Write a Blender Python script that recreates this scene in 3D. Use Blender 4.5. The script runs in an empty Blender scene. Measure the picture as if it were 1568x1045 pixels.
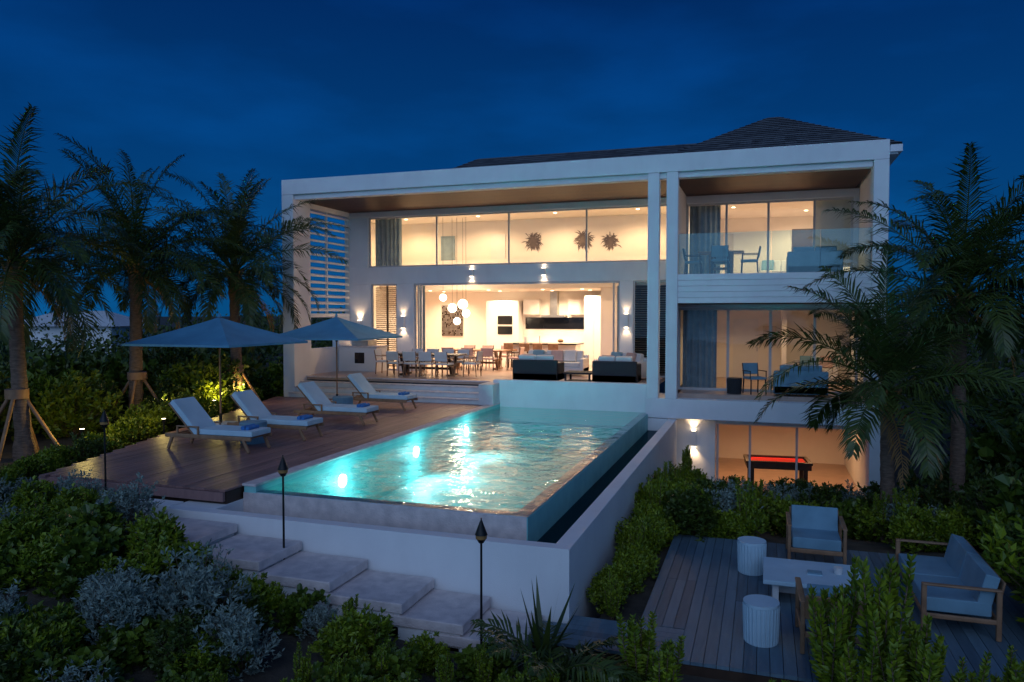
import bpy, math, random
from mathutils import Vector, Matrix, noise
R=random.Random(7)
sc=bpy.context.scene
sc.view_settings.view_transform='Standard'
try: sc.view_settings.look='None'
except: pass
sc.view_settings.exposure=0
D=bpy.data
COL=sc.collection
# ---------------------------------------------------------------- materials
def newmat(name):
    m=D.materials.new(name); m.use_nodes=True
    nt=m.node_tree; b=nt.nodes['Principled BSDF']
    return m,nt,b
def N(nt,t,**kw):
    n=nt.nodes.new(t)
    for k,v in kw.items(): setattr(n,k,v)
    return n
def pmat(name,c1,c2=None,rough=.6,scale=3.0,bump=0.0,bscale=40,island=False,metal=0,detail=4,spec=.4,stretch=None,stain=0,sheen=0):
    m,nt,b=newmat(name)
    b.inputs['Roughness'].default_value=rough
    b.inputs['Metallic'].default_value=metal
    b.inputs['Specular IOR Level'].default_value=spec
    c2=c2 or tuple(x*.8 for x in c1)
    tc=N(nt,'ShaderNodeTexCoord'); mp=N(nt,'ShaderNodeMapping')
    nt.links.new(tc.outputs['Object'],mp.inputs['Vector'])
    if stretch: mp.inputs['Scale'].default_value=stretch
    nz=N(nt,'ShaderNodeTexNoise'); nz.inputs['Scale'].default_value=scale; nz.inputs['Detail'].default_value=detail
    nt.links.new(mp.outputs['Vector'],nz.inputs['Vector'])
    mx=N(nt,'ShaderNodeMix',data_type='RGBA')
    mx.inputs['A'].default_value=(*c1,1); mx.inputs['B'].default_value=(*c2,1)
    rmp=N(nt,'ShaderNodeMapRange'); rmp.inputs['From Min'].default_value=.3; rmp.inputs['From Max'].default_value=.7
    nt.links.new(nz.outputs['Fac'],rmp.inputs['Value'])
    if island:
        g=N(nt,'ShaderNodeNewGeometry'); ma=N(nt,'ShaderNodeMath',operation='MULTIPLY_ADD')
        ma.inputs[1].default_value=.65; 
        mb=N(nt,'ShaderNodeMath',operation='MULTIPLY'); mb.inputs[1].default_value=.35
        nt.links.new(rmp.outputs['Result'],mb.inputs[0])
        nt.links.new(g.outputs['Random Per Island'],ma.inputs[0]); nt.links.new(mb.outputs[0],ma.inputs[2])
        nt.links.new(ma.outputs[0],mx.inputs['Factor'])
    else:
        nt.links.new(rmp.outputs['Result'],mx.inputs['Factor'])
    last=mx.outputs['Result']
    if stain:
        m3=N(nt,'ShaderNodeMapping'); m3.inputs['Scale'].default_value=(1.6,1.6,.5); nt.links.new(tc.outputs['Object'],m3.inputs[0])
        n3=N(nt,'ShaderNodeTexNoise'); n3.inputs['Scale'].default_value=2.0; n3.inputs['Detail'].default_value=7; nt.links.new(m3.outputs[0],n3.inputs['Vector'])
        r3=N(nt,'ShaderNodeMapRange'); r3.inputs['From Min'].default_value=.48; r3.inputs['From Max'].default_value=.75; r3.inputs['To Max'].default_value=stain
        nt.links.new(n3.outputs['Fac'],r3.inputs[0])
        x3=N(nt,'ShaderNodeMix',data_type='RGBA'); x3.inputs['B'].default_value=(.30,.29,.28,1); nt.links.new(r3.outputs[0],x3.inputs['Factor']); nt.links.new(last,x3.inputs['A']); last=x3.outputs['Result']
    nt.links.new(last,b.inputs['Base Color'])
    if bump>0:
        n2=N(nt,'ShaderNodeTexNoise'); n2.inputs['Scale'].default_value=bscale; n2.inputs['Detail'].default_value=5
        nt.links.new(mp.outputs['Vector'],n2.inputs['Vector'])
        bp=N(nt,'ShaderNodeBump'); bp.inputs['Strength'].default_value=bump; bp.inputs['Distance'].default_value=.02
        nt.links.new(n2.outputs['Fac'],bp.inputs['Height']); nt.links.new(bp.outputs['Normal'],b.inputs['Normal'])
    return m
def emat(name,c,s):
    m,nt,b=newmat(name)
    b.inputs['Base Color'].default_value=(*c,1)
    b.inputs['Emission Color'].default_value=(*c,1); b.inputs['Emission Strength'].default_value=s
    return m
def thin_glass(name,tint,refl=1.0,rough=0.0,bump=None,ior=1.45):
    m,nt,b=newmat(name); nt.nodes.remove(b)
    out=nt.nodes['Material Output']
    t=N(nt,'ShaderNodeBsdfTransparent'); t.inputs['Color'].default_value=(*tint,1)
    g=N(nt,'ShaderNodeBsdfGlossy'); g.inputs['Roughness'].default_value=rough
    f=N(nt,'ShaderNodeFresnel'); f.inputs['IOR'].default_value=ior
    mx=N(nt,'ShaderNodeMixShader')
    mu=N(nt,'ShaderNodeMath',operation='MULTIPLY'); mu.inputs[1].default_value=refl; mu.use_clamp=True
    nt.links.new(f.outputs[0],mu.inputs[0]); nt.links.new(mu.outputs[0],mx.inputs[0])
    nt.links.new(t.outputs[0],mx.inputs[1]); nt.links.new(g.outputs[0],mx.inputs[2]); nt.links.new(mx.outputs[0],out.inputs['Surface'])
    if bump:
        tc=N(nt,'ShaderNodeTexCoord'); n1=N(nt,'ShaderNodeTexNoise'); n1.inputs['Scale'].default_value=bump[0]; n1.inputs['Detail'].default_value=3
        nt.links.new(tc.outputs['Object'],n1.inputs['Vector'])
        bp=N(nt,'ShaderNodeBump'); bp.inputs['Strength'].default_value=bump[1]; bp.inputs['Distance'].default_value=bump[2]
        nt.links.new(n1.outputs['Fac'],bp.inputs['Height'])
        nt.links.new(bp.outputs[0],g.inputs['Normal']); nt.links.new(bp.outputs[0],f.inputs['Normal'])
    return m
M={}
M['stucco']=pmat('white_stucco',(.84,.84,.84),(.77,.77,.78),.8,1.2,.25,60,stain=.07)
M['concrete']=pmat('pale_concrete',(.74,.74,.73),(.62,.62,.62),.8,2.5,.4,50,stain=.12)
M['stone']=pmat('coral_stone',(.80,.69,.66),(.58,.50,.49),.75,6,.5,40)
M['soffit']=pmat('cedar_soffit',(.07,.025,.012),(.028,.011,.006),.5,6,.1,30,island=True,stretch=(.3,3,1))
M['deck']=pmat('ipe_deck',(.36,.20,.18),(.18,.10,.095),.42,5,.25,40,island=True,stretch=(4,.4,1))
M['deck2']=pmat('weathered_deck',(.16,.25,.31),(.065,.105,.14),.5,5,.3,40,island=True,stretch=(4,.4,1))
M['teak']=pmat('teak',(.36,.20,.11),(.24,.13,.07),.5,8,.1,40)
M['darkwood']=pmat('dark_wood',(.07,.04,.025),(.04,.022,.015),.45,6,.1,40)
M['cushion']=pmat('cushion_fabric',(.50,.68,.78),(.43,.60,.69),.9,3,.3,150)
M['greycush']=pmat('grey_fabric',(.20,.36,.46),(.15,.28,.36),.9,3,.3,150)
M['white']=pmat('white_fabric',(.75,.74,.72),(.66,.65,.63),.9,3,.3,150)
M['pink']=pmat('blush_fabric',(.6,.42,.38),(.5,.34,.3),.9,3,.2,150)
M['towel']=pmat('blue_towel',(.05,.22,.55),(.04,.16,.42),.95,9,.4,120)
M['canopy']=pmat('umbrella_canvas',(.11,.34,.52),(.09,.28,.44),.9,2,.2,200)
M['wicker']=pmat('dark_wicker',(.045,.045,.05),(.02,.02,.025),.7,60,.6,150)
M['metal']=pmat('dark_metal',(.03,.03,.03),(.02,.02,.02),.45,5,metal=.6)
M['alu']=pmat('aluminium_frame',(.55,.55,.55),(.48,.48,.48),.4,5)
M['steel']=pmat('stainless_steel',(.5,.48,.45),(.4,.39,.37),.3,5,metal=.9)
M['plaster']=pmat('interior_plaster',(.86,.79,.71),(.82,.75,.67),.85,2)
M['cab']=pmat('white_cabinet',(.80,.76,.72),(.76,.72,.68),.4,2)
M['floor']=pmat('travertine_floor',(.52,.36,.28),(.42,.29,.23),.3,3,.05,20)
M['black']=pmat('black_glass',(.012,.012,.014),(.01,.01,.012),.12,3)
M['curtain']=pmat('linen_curtain',(.30,.40,.46),(.22,.30,.35),.95,4,.2,100)
M['paleblind']=pmat('afterglow_blind',(.70,.72,.62),(.66,.68,.58),.9,4,.1,100)  # cream tone stands for sky afterglow reflected in the glass
M['art']=pmat('canvas_print',(.72,.62,.50),(.60,.50,.40),.8,5)
M['ink']=pmat('print_ink',(.16,.12,.09),(.09,.065,.05),.8,5)
M['red']=pmat('red_felt',(.80,.02,.02),(.70,.02,.02),.9,3)
M['shingle']=pmat('slate_shingle',(.17,.18,.19),(.06,.062,.07),.8,5,.3,30,island=True)
M['tile']=pmat('pool_plaster',(.28,.66,.64),(.20,.54,.55),.5,3,.2,20)
M['ground']=pmat('garden_soil',(.10,.085,.065),(.05,.045,.035),.95,4,.8,18,detail=8)
M['leafA']=pmat('green_leaf',(.24,.30,.014),(.035,.09,.008),.45,2,island=True)
M['leafB']=pmat('silver_leaf',(.29,.38,.33),(.12,.16,.14),.7,2,island=True)
M['leafC']=pmat('dark_leaf',(.085,.125,.014),(.018,.038,.007),.5,2,island=True)
M['leafG']=pmat('sea_grape_leaf',(.14,.20,.02),(.03,.06,.010),.35,2,island=True)
M['frond']=pmat('palm_frond',(.085,.115,.02),(.02,.04,.010),.38,2,island=True)
M['deadfrond']=pmat('dry_frond',(.40,.20,.06),(.26,.14,.05),.7,2,island=True)
M['bark']=pmat('palm_bark',(.26,.17,.12),(.11,.075,.055),.9,8,.9,14,stretch=(1,1,5))
M['bulb']=emat('lamp_glow',(1,.80,.55),9)
M['globe']=emat('globe_glow',(1,.84,.64),6)
M['lampdisc']=emat('downlight_glow',(1,.78,.5),8)
M['poollamp']=emat('pool_lamp_glow',(.8,1,1),14)
M['glass']=thin_glass('window_glass',(.93,.95,.94),1.1)
M['railglass']=thin_glass('rail_glass',(.82,.92,.88),3.2)
M['water']=thin_glass('pool_water',(.40,.82,.83),1.45,.02,(2.6,.5,.085),1.33)
M['twater']=thin_glass('trough_water',(.10,.26,.32),.3,.05,(3,.2,.04),1.33)
# ---------------------------------------------------------------- mesh builder
class MB:
    def __init__(s): s.v=[];s.f=[];s.m=[];s.sm=[];s.ms=[]
    def mi(s,k):
        if k not in s.ms: s.ms.append(k)
        return s.ms.index(k)
    def add(s,vs,fs,k,smooth=False):
        o=len(s.v); s.v+= [tuple(v) for v in vs]; i=s.mi(k)
        for f in fs: s.f.append(tuple(a+o for a in f)); s.m.append(i); s.sm.append(smooth)
    def b(s,x0,x1,y0,y1,z0,z1,k,mat=None):
        vs=[Vector((x,y,z)) for z in(z0,z1) for y in(y0,y1) for x in(x0,x1)]
        if mat: vs=[mat@v for v in vs]
        s.add(vs,[(0,2,3,1),(4,5,7,6),(0,1,5,4),(2,6,7,3),(0,4,6,2),(1,3,7,5)],k)
    def cb(s,c,d,k,rx=0,ry=0,rz=0):
        mt=Matrix.Translation(c)@Matrix.Rotation(rz,4,'Z')@Matrix.Rotation(ry,4,'Y')@Matrix.Rotation(rx,4,'X')
        s.b(-d[0]/2,d[0]/2,-d[1]/2,d[1]/2,-d[2]/2,d[2]/2,k,mt)
    def cyl(s,p0,p1,r0,r1,k,n=12,cap=True,smooth=True):
        p0=Vector(p0);p1=Vector(p1);a=(p1-p0).normalized()
        u=a.orthogonal().normalized(); w=a.cross(u)
        vs=[p0+(u*math.cos(t)+w*math.sin(t))*r0 for t in[2*math.pi*i/n for i in range(n)]]
        vs+=[p1+(u*math.cos(t)+w*math.sin(t))*r1 for t in[2*math.pi*i/n for i in range(n)]]
        s.add(vs,[(i,(i+1)%n,n+(i+1)%n,n+i) for i in range(n)],k,smooth)
        if cap:
            s.add(vs[:n],[tuple(range(n))[::-1]],k); s.add(vs[n:],[tuple(range(n))],k)
    def sph(s,c,r,k,nu=14,nv=9,sc_=(1,1,1)):
        vs=[];fs=[]
        for j in range(nv+1):
            ph=math.pi*j/nv
            for i in range(nu):
                th=2*math.pi*i/nu
                vs.append((c[0]+r*sc_[0]*math.sin(ph)*math.cos(th),c[1]+r*sc_[1]*math.sin(ph)*math.sin(th),c[2]+r*sc_[2]*math.cos(ph)))
        for j in range(nv):
            for i in range(nu): fs.append((j*nu+i,(j+1)*nu+i,(j+1)*nu+(i+1)%nu,j*nu+(i+1)%nu))
        s.add(vs,fs,k,True)
    def mesh(s,name):
        me=D.meshes.new(name); me.from_pydata(s.v,[],s.f)
        for k in s.ms: me.materials.append(M[k])
        me.polygons.foreach_set('material_index',s.m); me.polygons.foreach_set('use_smooth',s.sm); me.update()
        return me
    def obj(s,name,loc=(0,0,0),rz=0,bevel=0,parent=None,seg=2):
        o=D.objects.new(name,s.mesh(name)); COL.objects.link(o); o.location=loc; o.rotation_euler[2]=rz
        if bevel:
            md=o.modifiers.new('bevel','BEVEL'); md.width=bevel; md.segments=seg; md.limit_method='ANGLE'; md.angle_limit=math.radians(50)
        if parent: o.parent=parent
        return o
def inst(me,name,loc,rz=0,s=(1,1,1)):
    o=D.objects.new(name,me); COL.objects.link(o); o.location=loc; o.rotation_euler[2]=rz; o.scale=s; return o
def empty(name):
    o=D.objects.new(name,None); COL.objects.link(o); return o
def lamp(name,typ,loc,power,col=(1,.74,.45),size=.06,rot=None,spot=None,blend=.6,parent=None):
    l=D.lights.new(name,typ); l.energy=power; l.color=col
    if typ in('POINT','SPOT'): l.shadow_soft_size=size
    if typ=='SPOT' and spot: l.spot_size=math.radians(spot); l.spot_blend=blend
    o=D.objects.new(name,l); COL.objects.link(o); o.location=loc
    if rot: o.rotation_euler=rot
    if parent: o.parent=parent
    return o
WARM=(1,.66,.36); WW=(1,.73,.47)
# ---------------------------------------------------------------- world
w=D.worlds.new('World'); sc.world=w; w.use_nodes=True
nt=w.node_tree; bg=nt.nodes['Background']
sky=N(nt,'ShaderNodeTexSky',sky_type='NISHITA'); sky.sun_disc=False; sky.sun_elevation=math.radians(-1.5); sky.sun_rotation=math.radians(180)
sky.altitude=0; sky.dust_density=.6; sky.ozone_density=3
tc=N(nt,'ShaderNodeTexCoord'); sp=N(nt,'ShaderNodeSeparateXYZ'); nt.links.new(tc.outputs['Generated'],sp.inputs[0])
cr=N(nt,'ShaderNodeValToRGB'); nt.links.new(sp.outputs['Z'],cr.inputs[0])
cr.color_ramp.elements[0].position=0; cr.color_ramp.elements[0].color=(.002,.072,.220,1)
cr.color_ramp.elements[1].position=.9; cr.color_ramp.elements[1].color=(.0004,.012,.075,1)
e=cr.color_ramp.elements.new(.2); e.color=(.0006,.046,.185,1)
e=cr.color_ramp.elements.new(.42); e.color=(.0003,.019,.108,1)
tint=N(nt,'ShaderNodeMix',data_type='RGBA',blend_type='MULTIPLY'); tint.inputs['Factor'].default_value=1
tint.inputs['B'].default_value=(.002,.010,.02,1)
nt.links.new(sky.outputs[0],tint.inputs['A'])
ad=N(nt,'ShaderNodeMix',data_type='RGBA',blend_type='ADD'); ad.inputs['Factor'].default_value=1
nz=N(nt,'ShaderNodeTexNoise'); nz.inputs['Scale'].default_value=3.2; nz.inputs['Detail'].default_value=6
mp=N(nt,'ShaderNodeMapping'); mp.inputs['Scale'].default_value=(1,1,3); nt.links.new(tc.outputs['Generated'],mp.inputs[0]); nt.links.new(mp.outputs[0],nz.inputs['Vector'])
mr=N(nt,'ShaderNodeMapRange'); mr.inputs['From Min'].default_value=.45; mr.inputs['From Max'].default_value=.75; mr.inputs['To Min'].default_value=.95; mr.inputs['To Max'].default_value=1.5
nt.links.new(nz.outputs['Fac'],mr.inputs[0])
vm=N(nt,'ShaderNodeVectorMath',operation='SCALE'); nt.links.new(cr.outputs[0],vm.inputs[0]); nt.links.new(mr.outputs[0],vm.inputs['Scale'])
nt.links.new(vm.outputs[0],ad.inputs['A']); nt.links.new(tint.outputs['Result'],ad.inputs['B'])
gy=N(nt,'ShaderNodeMapRange',interpolation_type='SMOOTHSTEP'); gy.inputs['From Min'].default_value=-.05; gy.inputs['From Max'].default_value=-1.0; nt.links.new(sp.outputs['Y'],gy.inputs[0])
ag=N(nt,'ShaderNodeVectorMath',operation='SCALE'); ag.inputs[0].default_value=(.18,.36,.58); nt.links.new(gy.outputs[0],ag.inputs['Scale'])
a2=N(nt,'ShaderNodeVectorMath',operation='ADD'); nt.links.new(ad.outputs['Result'],a2.inputs[0]); nt.links.new(ag.outputs[0],a2.inputs[1])
nt.links.new(a2.outputs[0],bg.inputs[0]); bg.inputs[1].default_value=1.0
sl=D.lights.new('sun','SUN'); sl.energy=.32; sl.angle=math.radians(50); sl.color=(.74,.74,1.0)
so=D.objects.new('sun',sl); COL.objects.link(so); so.rotation_euler=(math.radians(58),0,math.radians(10))
# ---------------------------------------------------------------- camera
cam=D.cameras.new('camera'); co=D.objects.new('camera',cam); COL.objects.link(co); sc.camera=co
cam.lens=26.2; cam.sensor_width=36; cam.clip_end=3000; co.location=(0,0,2.1)
co.rotation_euler=(math.radians(90-2.03),0,math.radians(18.6))
# ---------------------------------------------------------------- ground
def sst(a,b,x):
    t=max(0,min(1,(x-a)/(b-a))); return t*t*(3-2*t)
def gz(x,y):
    base=-1.0-.9*sst(-9.5,-3.2,x)
    back=-1.0*sst(13.5,19,y)*sst(-3,-1.5,x)*(1-sst(7,11,x))
    near=-.35*(1-sst(3.5,7.5,y))*(1-sst(-9,-3,x))
    z=base+back+near
    if x>6: z+= .5*sst(6,12,x)
    return z+.05*noise.noise(Vector((x*.6,y*.6,0)))
def in_foot(x,y):
    if -9.1<x<-2.3 and 9.2<y<23: return True
    if -14.9<x<2.9 and 22.1<y<34: return True
    return False
xs=[-900,-400,-200,-110,-70,-50]+[-40+.5*i for i in range(int(64/.5)+1)]+[30,40,60,100,200,400,900]
ys=[-60,-20,-8]+[.5*i for i in range(0,91)]+[50,60,80,110,200,400,1200]
mb=MB(); vs=[];fs=[]
for y in ys:
    for x in xs: vs.append((x,y,-3.4 if in_foot(x,y) else gz(x,y)))
nx=len(xs)
for j in range(len(ys)-1):
    for i in range(nx-1): fs.append((j*nx+i,j*nx+i+1,(j+1)*nx+i+1,(j+1)*nx+i))
mb.add(vs,fs,'ground',True); mb.obj('ground')
# ---------------------------------------------------------------- villa
V=empty('beach_villa')
mb=MB(); S='stucco'
mb.b(-15.3,3.03,21.3,21.7,6.09,6.59,S)
mb.b(-14.86,2.66,21.40,21.698,5.93,6.088,S)
mb.b(-15.298,3.028,21.702,31.2,6.12,6.45,S)
mb.b(-15.3,-14.86,21.302,22.3,-1.2,6.088,S)
mb.b(-15.28,-15.0,22.302,25.098,5.80,6.1,S)
mb.b(-15.28,-15.0,22.302,25.098,2.0,2.14,S)
mb.b(-15.28,-15.0,24.3,25.098,-1.2,1.998,S)
mb.b(-15.28,-15.0,22.302,24.298,-1.2,.9,S)
mb.b(-3.12,-2.80,21.303,21.62,-.278,6.085,S)
mb.b(-2.60,-2.28,21.303,21.62,-.278,6.085,S)
mb.b(2.67,3.03,21.303,21.9,-3.3,6.088,S)
mb.b(2.75,3.02,21.902,31.2,-3.3,6.118,S)
mb.b(-2.60,-2.42,21.622,31.2,-.14,6.10,S)
mb.obj('frame_walls',parent=V,bevel=.012)
mb=MB()
for z0,z1 in((2.42,2.575),(2.58,2.735),(2.74,2.895),(2.90,3.055),(3.06,3.23)): mb.b(-2.418,2.668,21.35,21.6,z0,z1,S)
mb.b(-2.418,2.668,21.601,25.09,2.422,3.228,S)
mb.b(-3.14,3.034,21.296,22.9,-.83,-.28,S)
mb.b(-2.276,2.66,21.7,28,-.279,-.15,'floor')
mb.b(-3.0,-1.25,21.9,22.1,-3.3,-.832,S)
mb.b(-1.248,2.66,21.95,22.1,-1.02,-.832,S)
mb.b(-2.42,2.745,21.5,28,-3.3,-3.1,'floor')
mb.b(-3.0,2.745,28.0,28.2,-3.3,-.3,'plaster')
mb.b(-3.0,2.745,22.92,28,-.84,-.70,'plaster')
mb.b(-2.6,-2.42,22.12,28,-3.1,-.85,'plaster')
for x in(-1.22,-.34,.9): mb.b(x,x+.06,21.97,22.05,-3.1,-1.022,'alu')
mb.obj('slabs_and_lower_storey',parent=V,bevel=.008)
mb=MB(); F0,F1=25.1,25.35
for a,b_ in((-14.998,-14.1),(-13.0,-12.3),(-4.6,-4.15),(-3.0,-2.602)): mb.b(a,b_,F0,F1,-.2,3.25,S)
mb.b(-14.998,-2.602,F0,F1,3.252,3.88,S); mb.b(-14.998,-2.602,F0,F1,5.75,5.968,S); mb.b(-14.998,-14.2,F0,F1,3.882,5.748,S)
mb.b(-2.418,2.748,F0+.002,F1,5.72,5.968,S)
mb.b(2.60,2.748,F0+.002,F1,3.232,5.718,S)
mb.b(-2.418,2.748,22.75,22.95,2.30,2.418,S)
mb.obj('main_facade',parent=V,bevel=.01)
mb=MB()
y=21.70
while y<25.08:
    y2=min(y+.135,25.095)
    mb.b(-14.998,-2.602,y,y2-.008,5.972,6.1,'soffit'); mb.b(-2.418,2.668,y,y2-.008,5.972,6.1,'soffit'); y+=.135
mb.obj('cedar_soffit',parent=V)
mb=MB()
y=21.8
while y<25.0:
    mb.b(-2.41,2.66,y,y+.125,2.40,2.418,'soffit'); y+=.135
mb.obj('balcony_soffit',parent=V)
mb=MB()
for i in range(15):
    z=2.28+i*.245
    mb.cb((-15.12,23.7,z),(.20,2.78,.075),S,ry=math.radians(12))
mb.b(-15.16,-15.08,23.66,23.72,2.14,5.8,S)
mb.obj('louvre_screen',parent=V)
def window(mb,gb,x0,x1,y,z0,z1,mull,fr=.05,dep=.07,k='alu'):
    mb.b(x0,x1,y,y+dep,z0,z0+fr,k); mb.b(x0,x1,y,y+dep,z1-fr,z1,k)
    for x in [x0+fr/2]+list(mull)+[x1-fr/2]:
        mb.b(x-fr/2,x+fr/2,y-.003,y+dep+.003,z0+.002,z1-.002,k)
    gb.add([(x0,y+dep/2,z0),(x1,y+dep/2,z0),(x1,y+dep/2,z1),(x0,y+dep/2,z1)],[(0,1,2,3)],'glass')
mb=MB();gb=MB()
window(mb,gb,-14.2,-2.602,25.16,3.88,5.75,(-11.39,-8.59,-5.77),.055)
window(mb,gb,-14.1,-13.0,25.16,0,3.25,(),.055)
window(mb,gb,-4.15,-3.0,25.16,0,3.25,(),.055)
window(mb,gb,-12.3,-12.0,25.17,0,3.25,(-12.15,),.05)
window(mb,gb,-4.85,-4.6,25.17,0,3.25,(),.05)
window(mb,gb,-2.418,2.60,25.16,3.232,5.72,(-1.15,.13,1.49),.07)
window(mb,gb,-2.418,2.748,22.82,-.15,2.30,(-.97,.21,1.40,2.5),.07)
mb.b(-12.3,-4.6,25.12,25.34,3.18,3.25,'alu')
mb.obj('window_frames',parent=V); gb.obj('window_panes',parent=V)
mb=MB()
for i in range(4): mb.b(-2.26+i*1.23,-2.26+i*1.23+1.215,21.40,21.414,3.235,4.36,'railglass')
mb.obj('glass_balustrade',parent=V)
mb=MB(); P='plaster'
mb.b(-14.998,-3.1,22.0,31,-.12,0,'floor')
mb.b(-15.2,-2.602,31,31.2,-.1,6.1,P)
mb.b(-15.2,-15.0,25.1,31,-1.2,6.1,P)
mb.b(-14.99,-2.61,27.7,30.99,3.1,3.3,P)
mb.b(-14.99,-2.61,27.75,27.9,3.302,5.8,P)
mb.b(-14.99,-2.61,25.36,30.99,5.80,5.96,P)
mb.b(-4.40,-4.28,25.36,27.69,0.002,3.1,P)
mb.b(-4.278,-2.61,25.36,27.69,3.1,3.24,P)  # lid added over this bay to block light from the void above
mb.b(-5.8,-2.61,27.705,30.99,.002,3.098,P)
mb.b(-2.41,2.74,30,30.2,3.2,6.1,P); mb.b(-2.41,2.74,25.11,30,3.10,3.23,'floor'); mb.b(-2.41,2.74,25.36,30,5.78,5.95,P)
mb.b(-2.41,2.74,27.8,28,-.148,3.0,P); mb.b(-2.41,2.74,25.1,27.8,2.42,2.6,P)
mb.b(.6,.75,26.2,27.79,-.148,2.41,P)
mb.b(-12.35,-11.75,27.69,27.748,3.302,5.25,'curtain'); mb.b(-10.2,-9.6,27.70,27.748,3.302,5.25,'cab'); mb.b(-1.0,-.15,27.77,27.80,-.148,1.95,'cab'); mb.b(-.2,-.17,27.755,27.77,.8,.95,'steel')
mb.b(1.0,1.9,29.95,29.998,3.232,5.3,'darkwood')
mb.b(-14.98,-2.62,27.40,27.48,3.302,4.25,P)
mb.b(-14.98,-2.62,27.482,27.74,3.12,3.30,P)
mb.obj('interior_walls',parent=V)
rr=random.Random(21)
mb=MB()
for x,z,s in((-8.45,4.95,.95),(-6.45,4.95,.95),(-5.45,4.85,.8)):
    for i in range(170):
        a=rr.uniform(0,6.28); l=s*rr.uniform(.18,.46); w_=.018
        c=Vector((x+rr.gauss(0,.08),27.735-rr.uniform(0,.004),z+rr.gauss(0,.08))); d=Vector((math.cos(a),0,math.sin(a))); n_=Vector((-d.z,0,d.x))*w_
        l*=.85
        mb.add([c-n_*.3,c+n_*.3,c+d*l*.6+n_,c+d*l-Vector((0,0,.05)),c+d*l*.6-n_],[(0,1,2,3,4)],'ink')
mb.b(-1.9,-1.1,29.94,29.99,4.2,5.2,'art'); mb.b(.0,.45,27.75,27.79,1.0,1.7,'art')
mb.obj('wall_art',parent=V)
def hip(mb,x0,x1,y0,y1,ze,zr,rx0,rx1,ry):
    n=18
    a=(x0,y0,ze);b_=(x1,y0,ze);c=(x1,y1,ze);d=(x0,y1,ze);e_=(rx0,ry,zr);f=(rx1,ry,zr)
    for q in((a,b_,f,e_),(b_,c,f,f),(c,d,e_,f),(d,a,e_,e_)):
        p0,p1,q1,q0=map(Vector,q); low=Vector((0,0,-.03))
        mb.add([p0+low,p1+low,q1+low,q0+low],[(0,1,2,3)] if (q1-q0).length>.01 else [(0,1,2)],'shingle')
        for i in range(n):
            t0=i/n;t1=(i+1)/n
            A=p0.lerp(q0,t0);B=p1.lerp(q1,t0);C=p1.lerp(q1,t1);E=p0.lerp(q0,t1)
            A.z+=.022;B.z+=.022
            L=max(1,int((B-A).length/.35)); o=(i%2)*.5
            for k in range(L+1):
                s0=max(0,(k+o-1)/L);s1=min(1,(k+o)/L)
                if s1<=s0+1e-4: continue
                mb.add([A.lerp(B,s0),A.lerp(B,s1),E.lerp(C,s1),E.lerp(C,s0)],[(0,1,2,3)],'shingle')
mb=MB()
hip(mb,-3.4,3.95,25.3,32.7,7.30,9.28,.1,.45,29)
hip(mb,-14.6,-1.0,26.0,36,6.6,8.98,-12.0,-1.5,31)
mb.obj('hip_roofs',parent=V)
mb=MB()
mb.b(-3.3,3.85,25.42,32.6,7.0,7.25,S); mb.b(-3.1,3.0,25.9,32.4,6.4,7.0,S)
mb.b(3.62,3.95,25.3,31,7.05,7.26,S); mb.b(3.3,3.6,25.6,31,6.55,6.95,S)
mb.obj('eaves',parent=V)
def updown(x,y,z,h=.3,pw=6):
    m=MB(); m.b(x-.07,x+.07,y-.13,y-.004,z-h/2+.03,z+h/2-.03,'stucco')
    m.b(x-.055,x+.055,y-.115,y-.02,z+h/2-.029,z+h/2-.015,'bulb'); m.b(x-.055,x+.055,y-.115,y-.02,z-h/2+.015,z-h/2+.029,'bulb')
    m.obj('wall_sconce_fixture',parent=V)
    lamp('sconce_up','SPOT',(x,y-.09,z+h/2),pw*.7,WARM,.03,(math.radians(180-14),0,0),95,.9,V)
    lamp('sconce_down','SPOT',(x,y-.09,z-h/2),pw,WARM,.03,(math.radians(14),0,0),100,.9,V)
updown(-9.97,25.1,3.6,.3,12); updown(-7.26,25.1,3.6,.3,12)
updown(-12.72,25.1,1.82,.5,12); updown(-4.37,25.1,1.9,.5,12); updown(-1.85,21.9,-1.45,.5,28)
dl=MB()
def down(x,y,z,pw,sp=150,col=WW):
    dl.cyl((x,y,z-.012),(x,y,z-.001),.06,.06,'lampdisc',12)
    lamp('downlight','SPOT',(x,y,z-.04),pw,col,.05,None,sp,.5,V)
for x in(-13.2,-10.6,-8.3,-6.7):
    down(x,28.5,3.1,270); down(x,29.9,3.1,200)
for x in(-13.2,-10.2,-7.2,-4.2): down(x,26.3,5.8,230,165,col=WARM)
down(-1.0,26.8,5.78,320,165); down(1.4,28.4,5.78,280,165); down(-.8,25.2,2.42,90,col=WARM); down(1.6,25.2,2.42,70,col=WARM)
down(-.6,24.6,-.84,110,col=(1,.56,.25)); down(1.5,24.9,-.84,90,col=(1,.56,.25))
dl.obj('downlights',parent=V)
lamp('pendant_light','POINT',(-11.1,26.8,2.35),90,WW,.17,parent=V)
def curtain(x0,x1,y,z0,z1,nm='curtain'):
    m=MB();n=int((x1-x0)/.025);vs=[]
    for i in range(n+1):
        x=x0+(x1-x0)*i/n; yy=y+.045*math.sin(i*.9+.5*math.sin(i*.21))
        vs+= [(x,yy,z0),(x,yy,z1)]
    m.add(vs,[(2*i,2*i+2,2*i+3,2*i+1) for i in range(n)],'curtain',True); m.obj(nm,parent=V)
curtain(-14.1,-13.0,25.5,3.9,5.75); curtain(-2.35,-1.35,25.5,3.25,5.7); curtain(-2.3,-1.3,23.1,-.14,2.3)
curtain(-12.3,-12.0,25.5,0,3.2); curtain(-4.75,-4.5,25.45,0,3.1)
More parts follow.
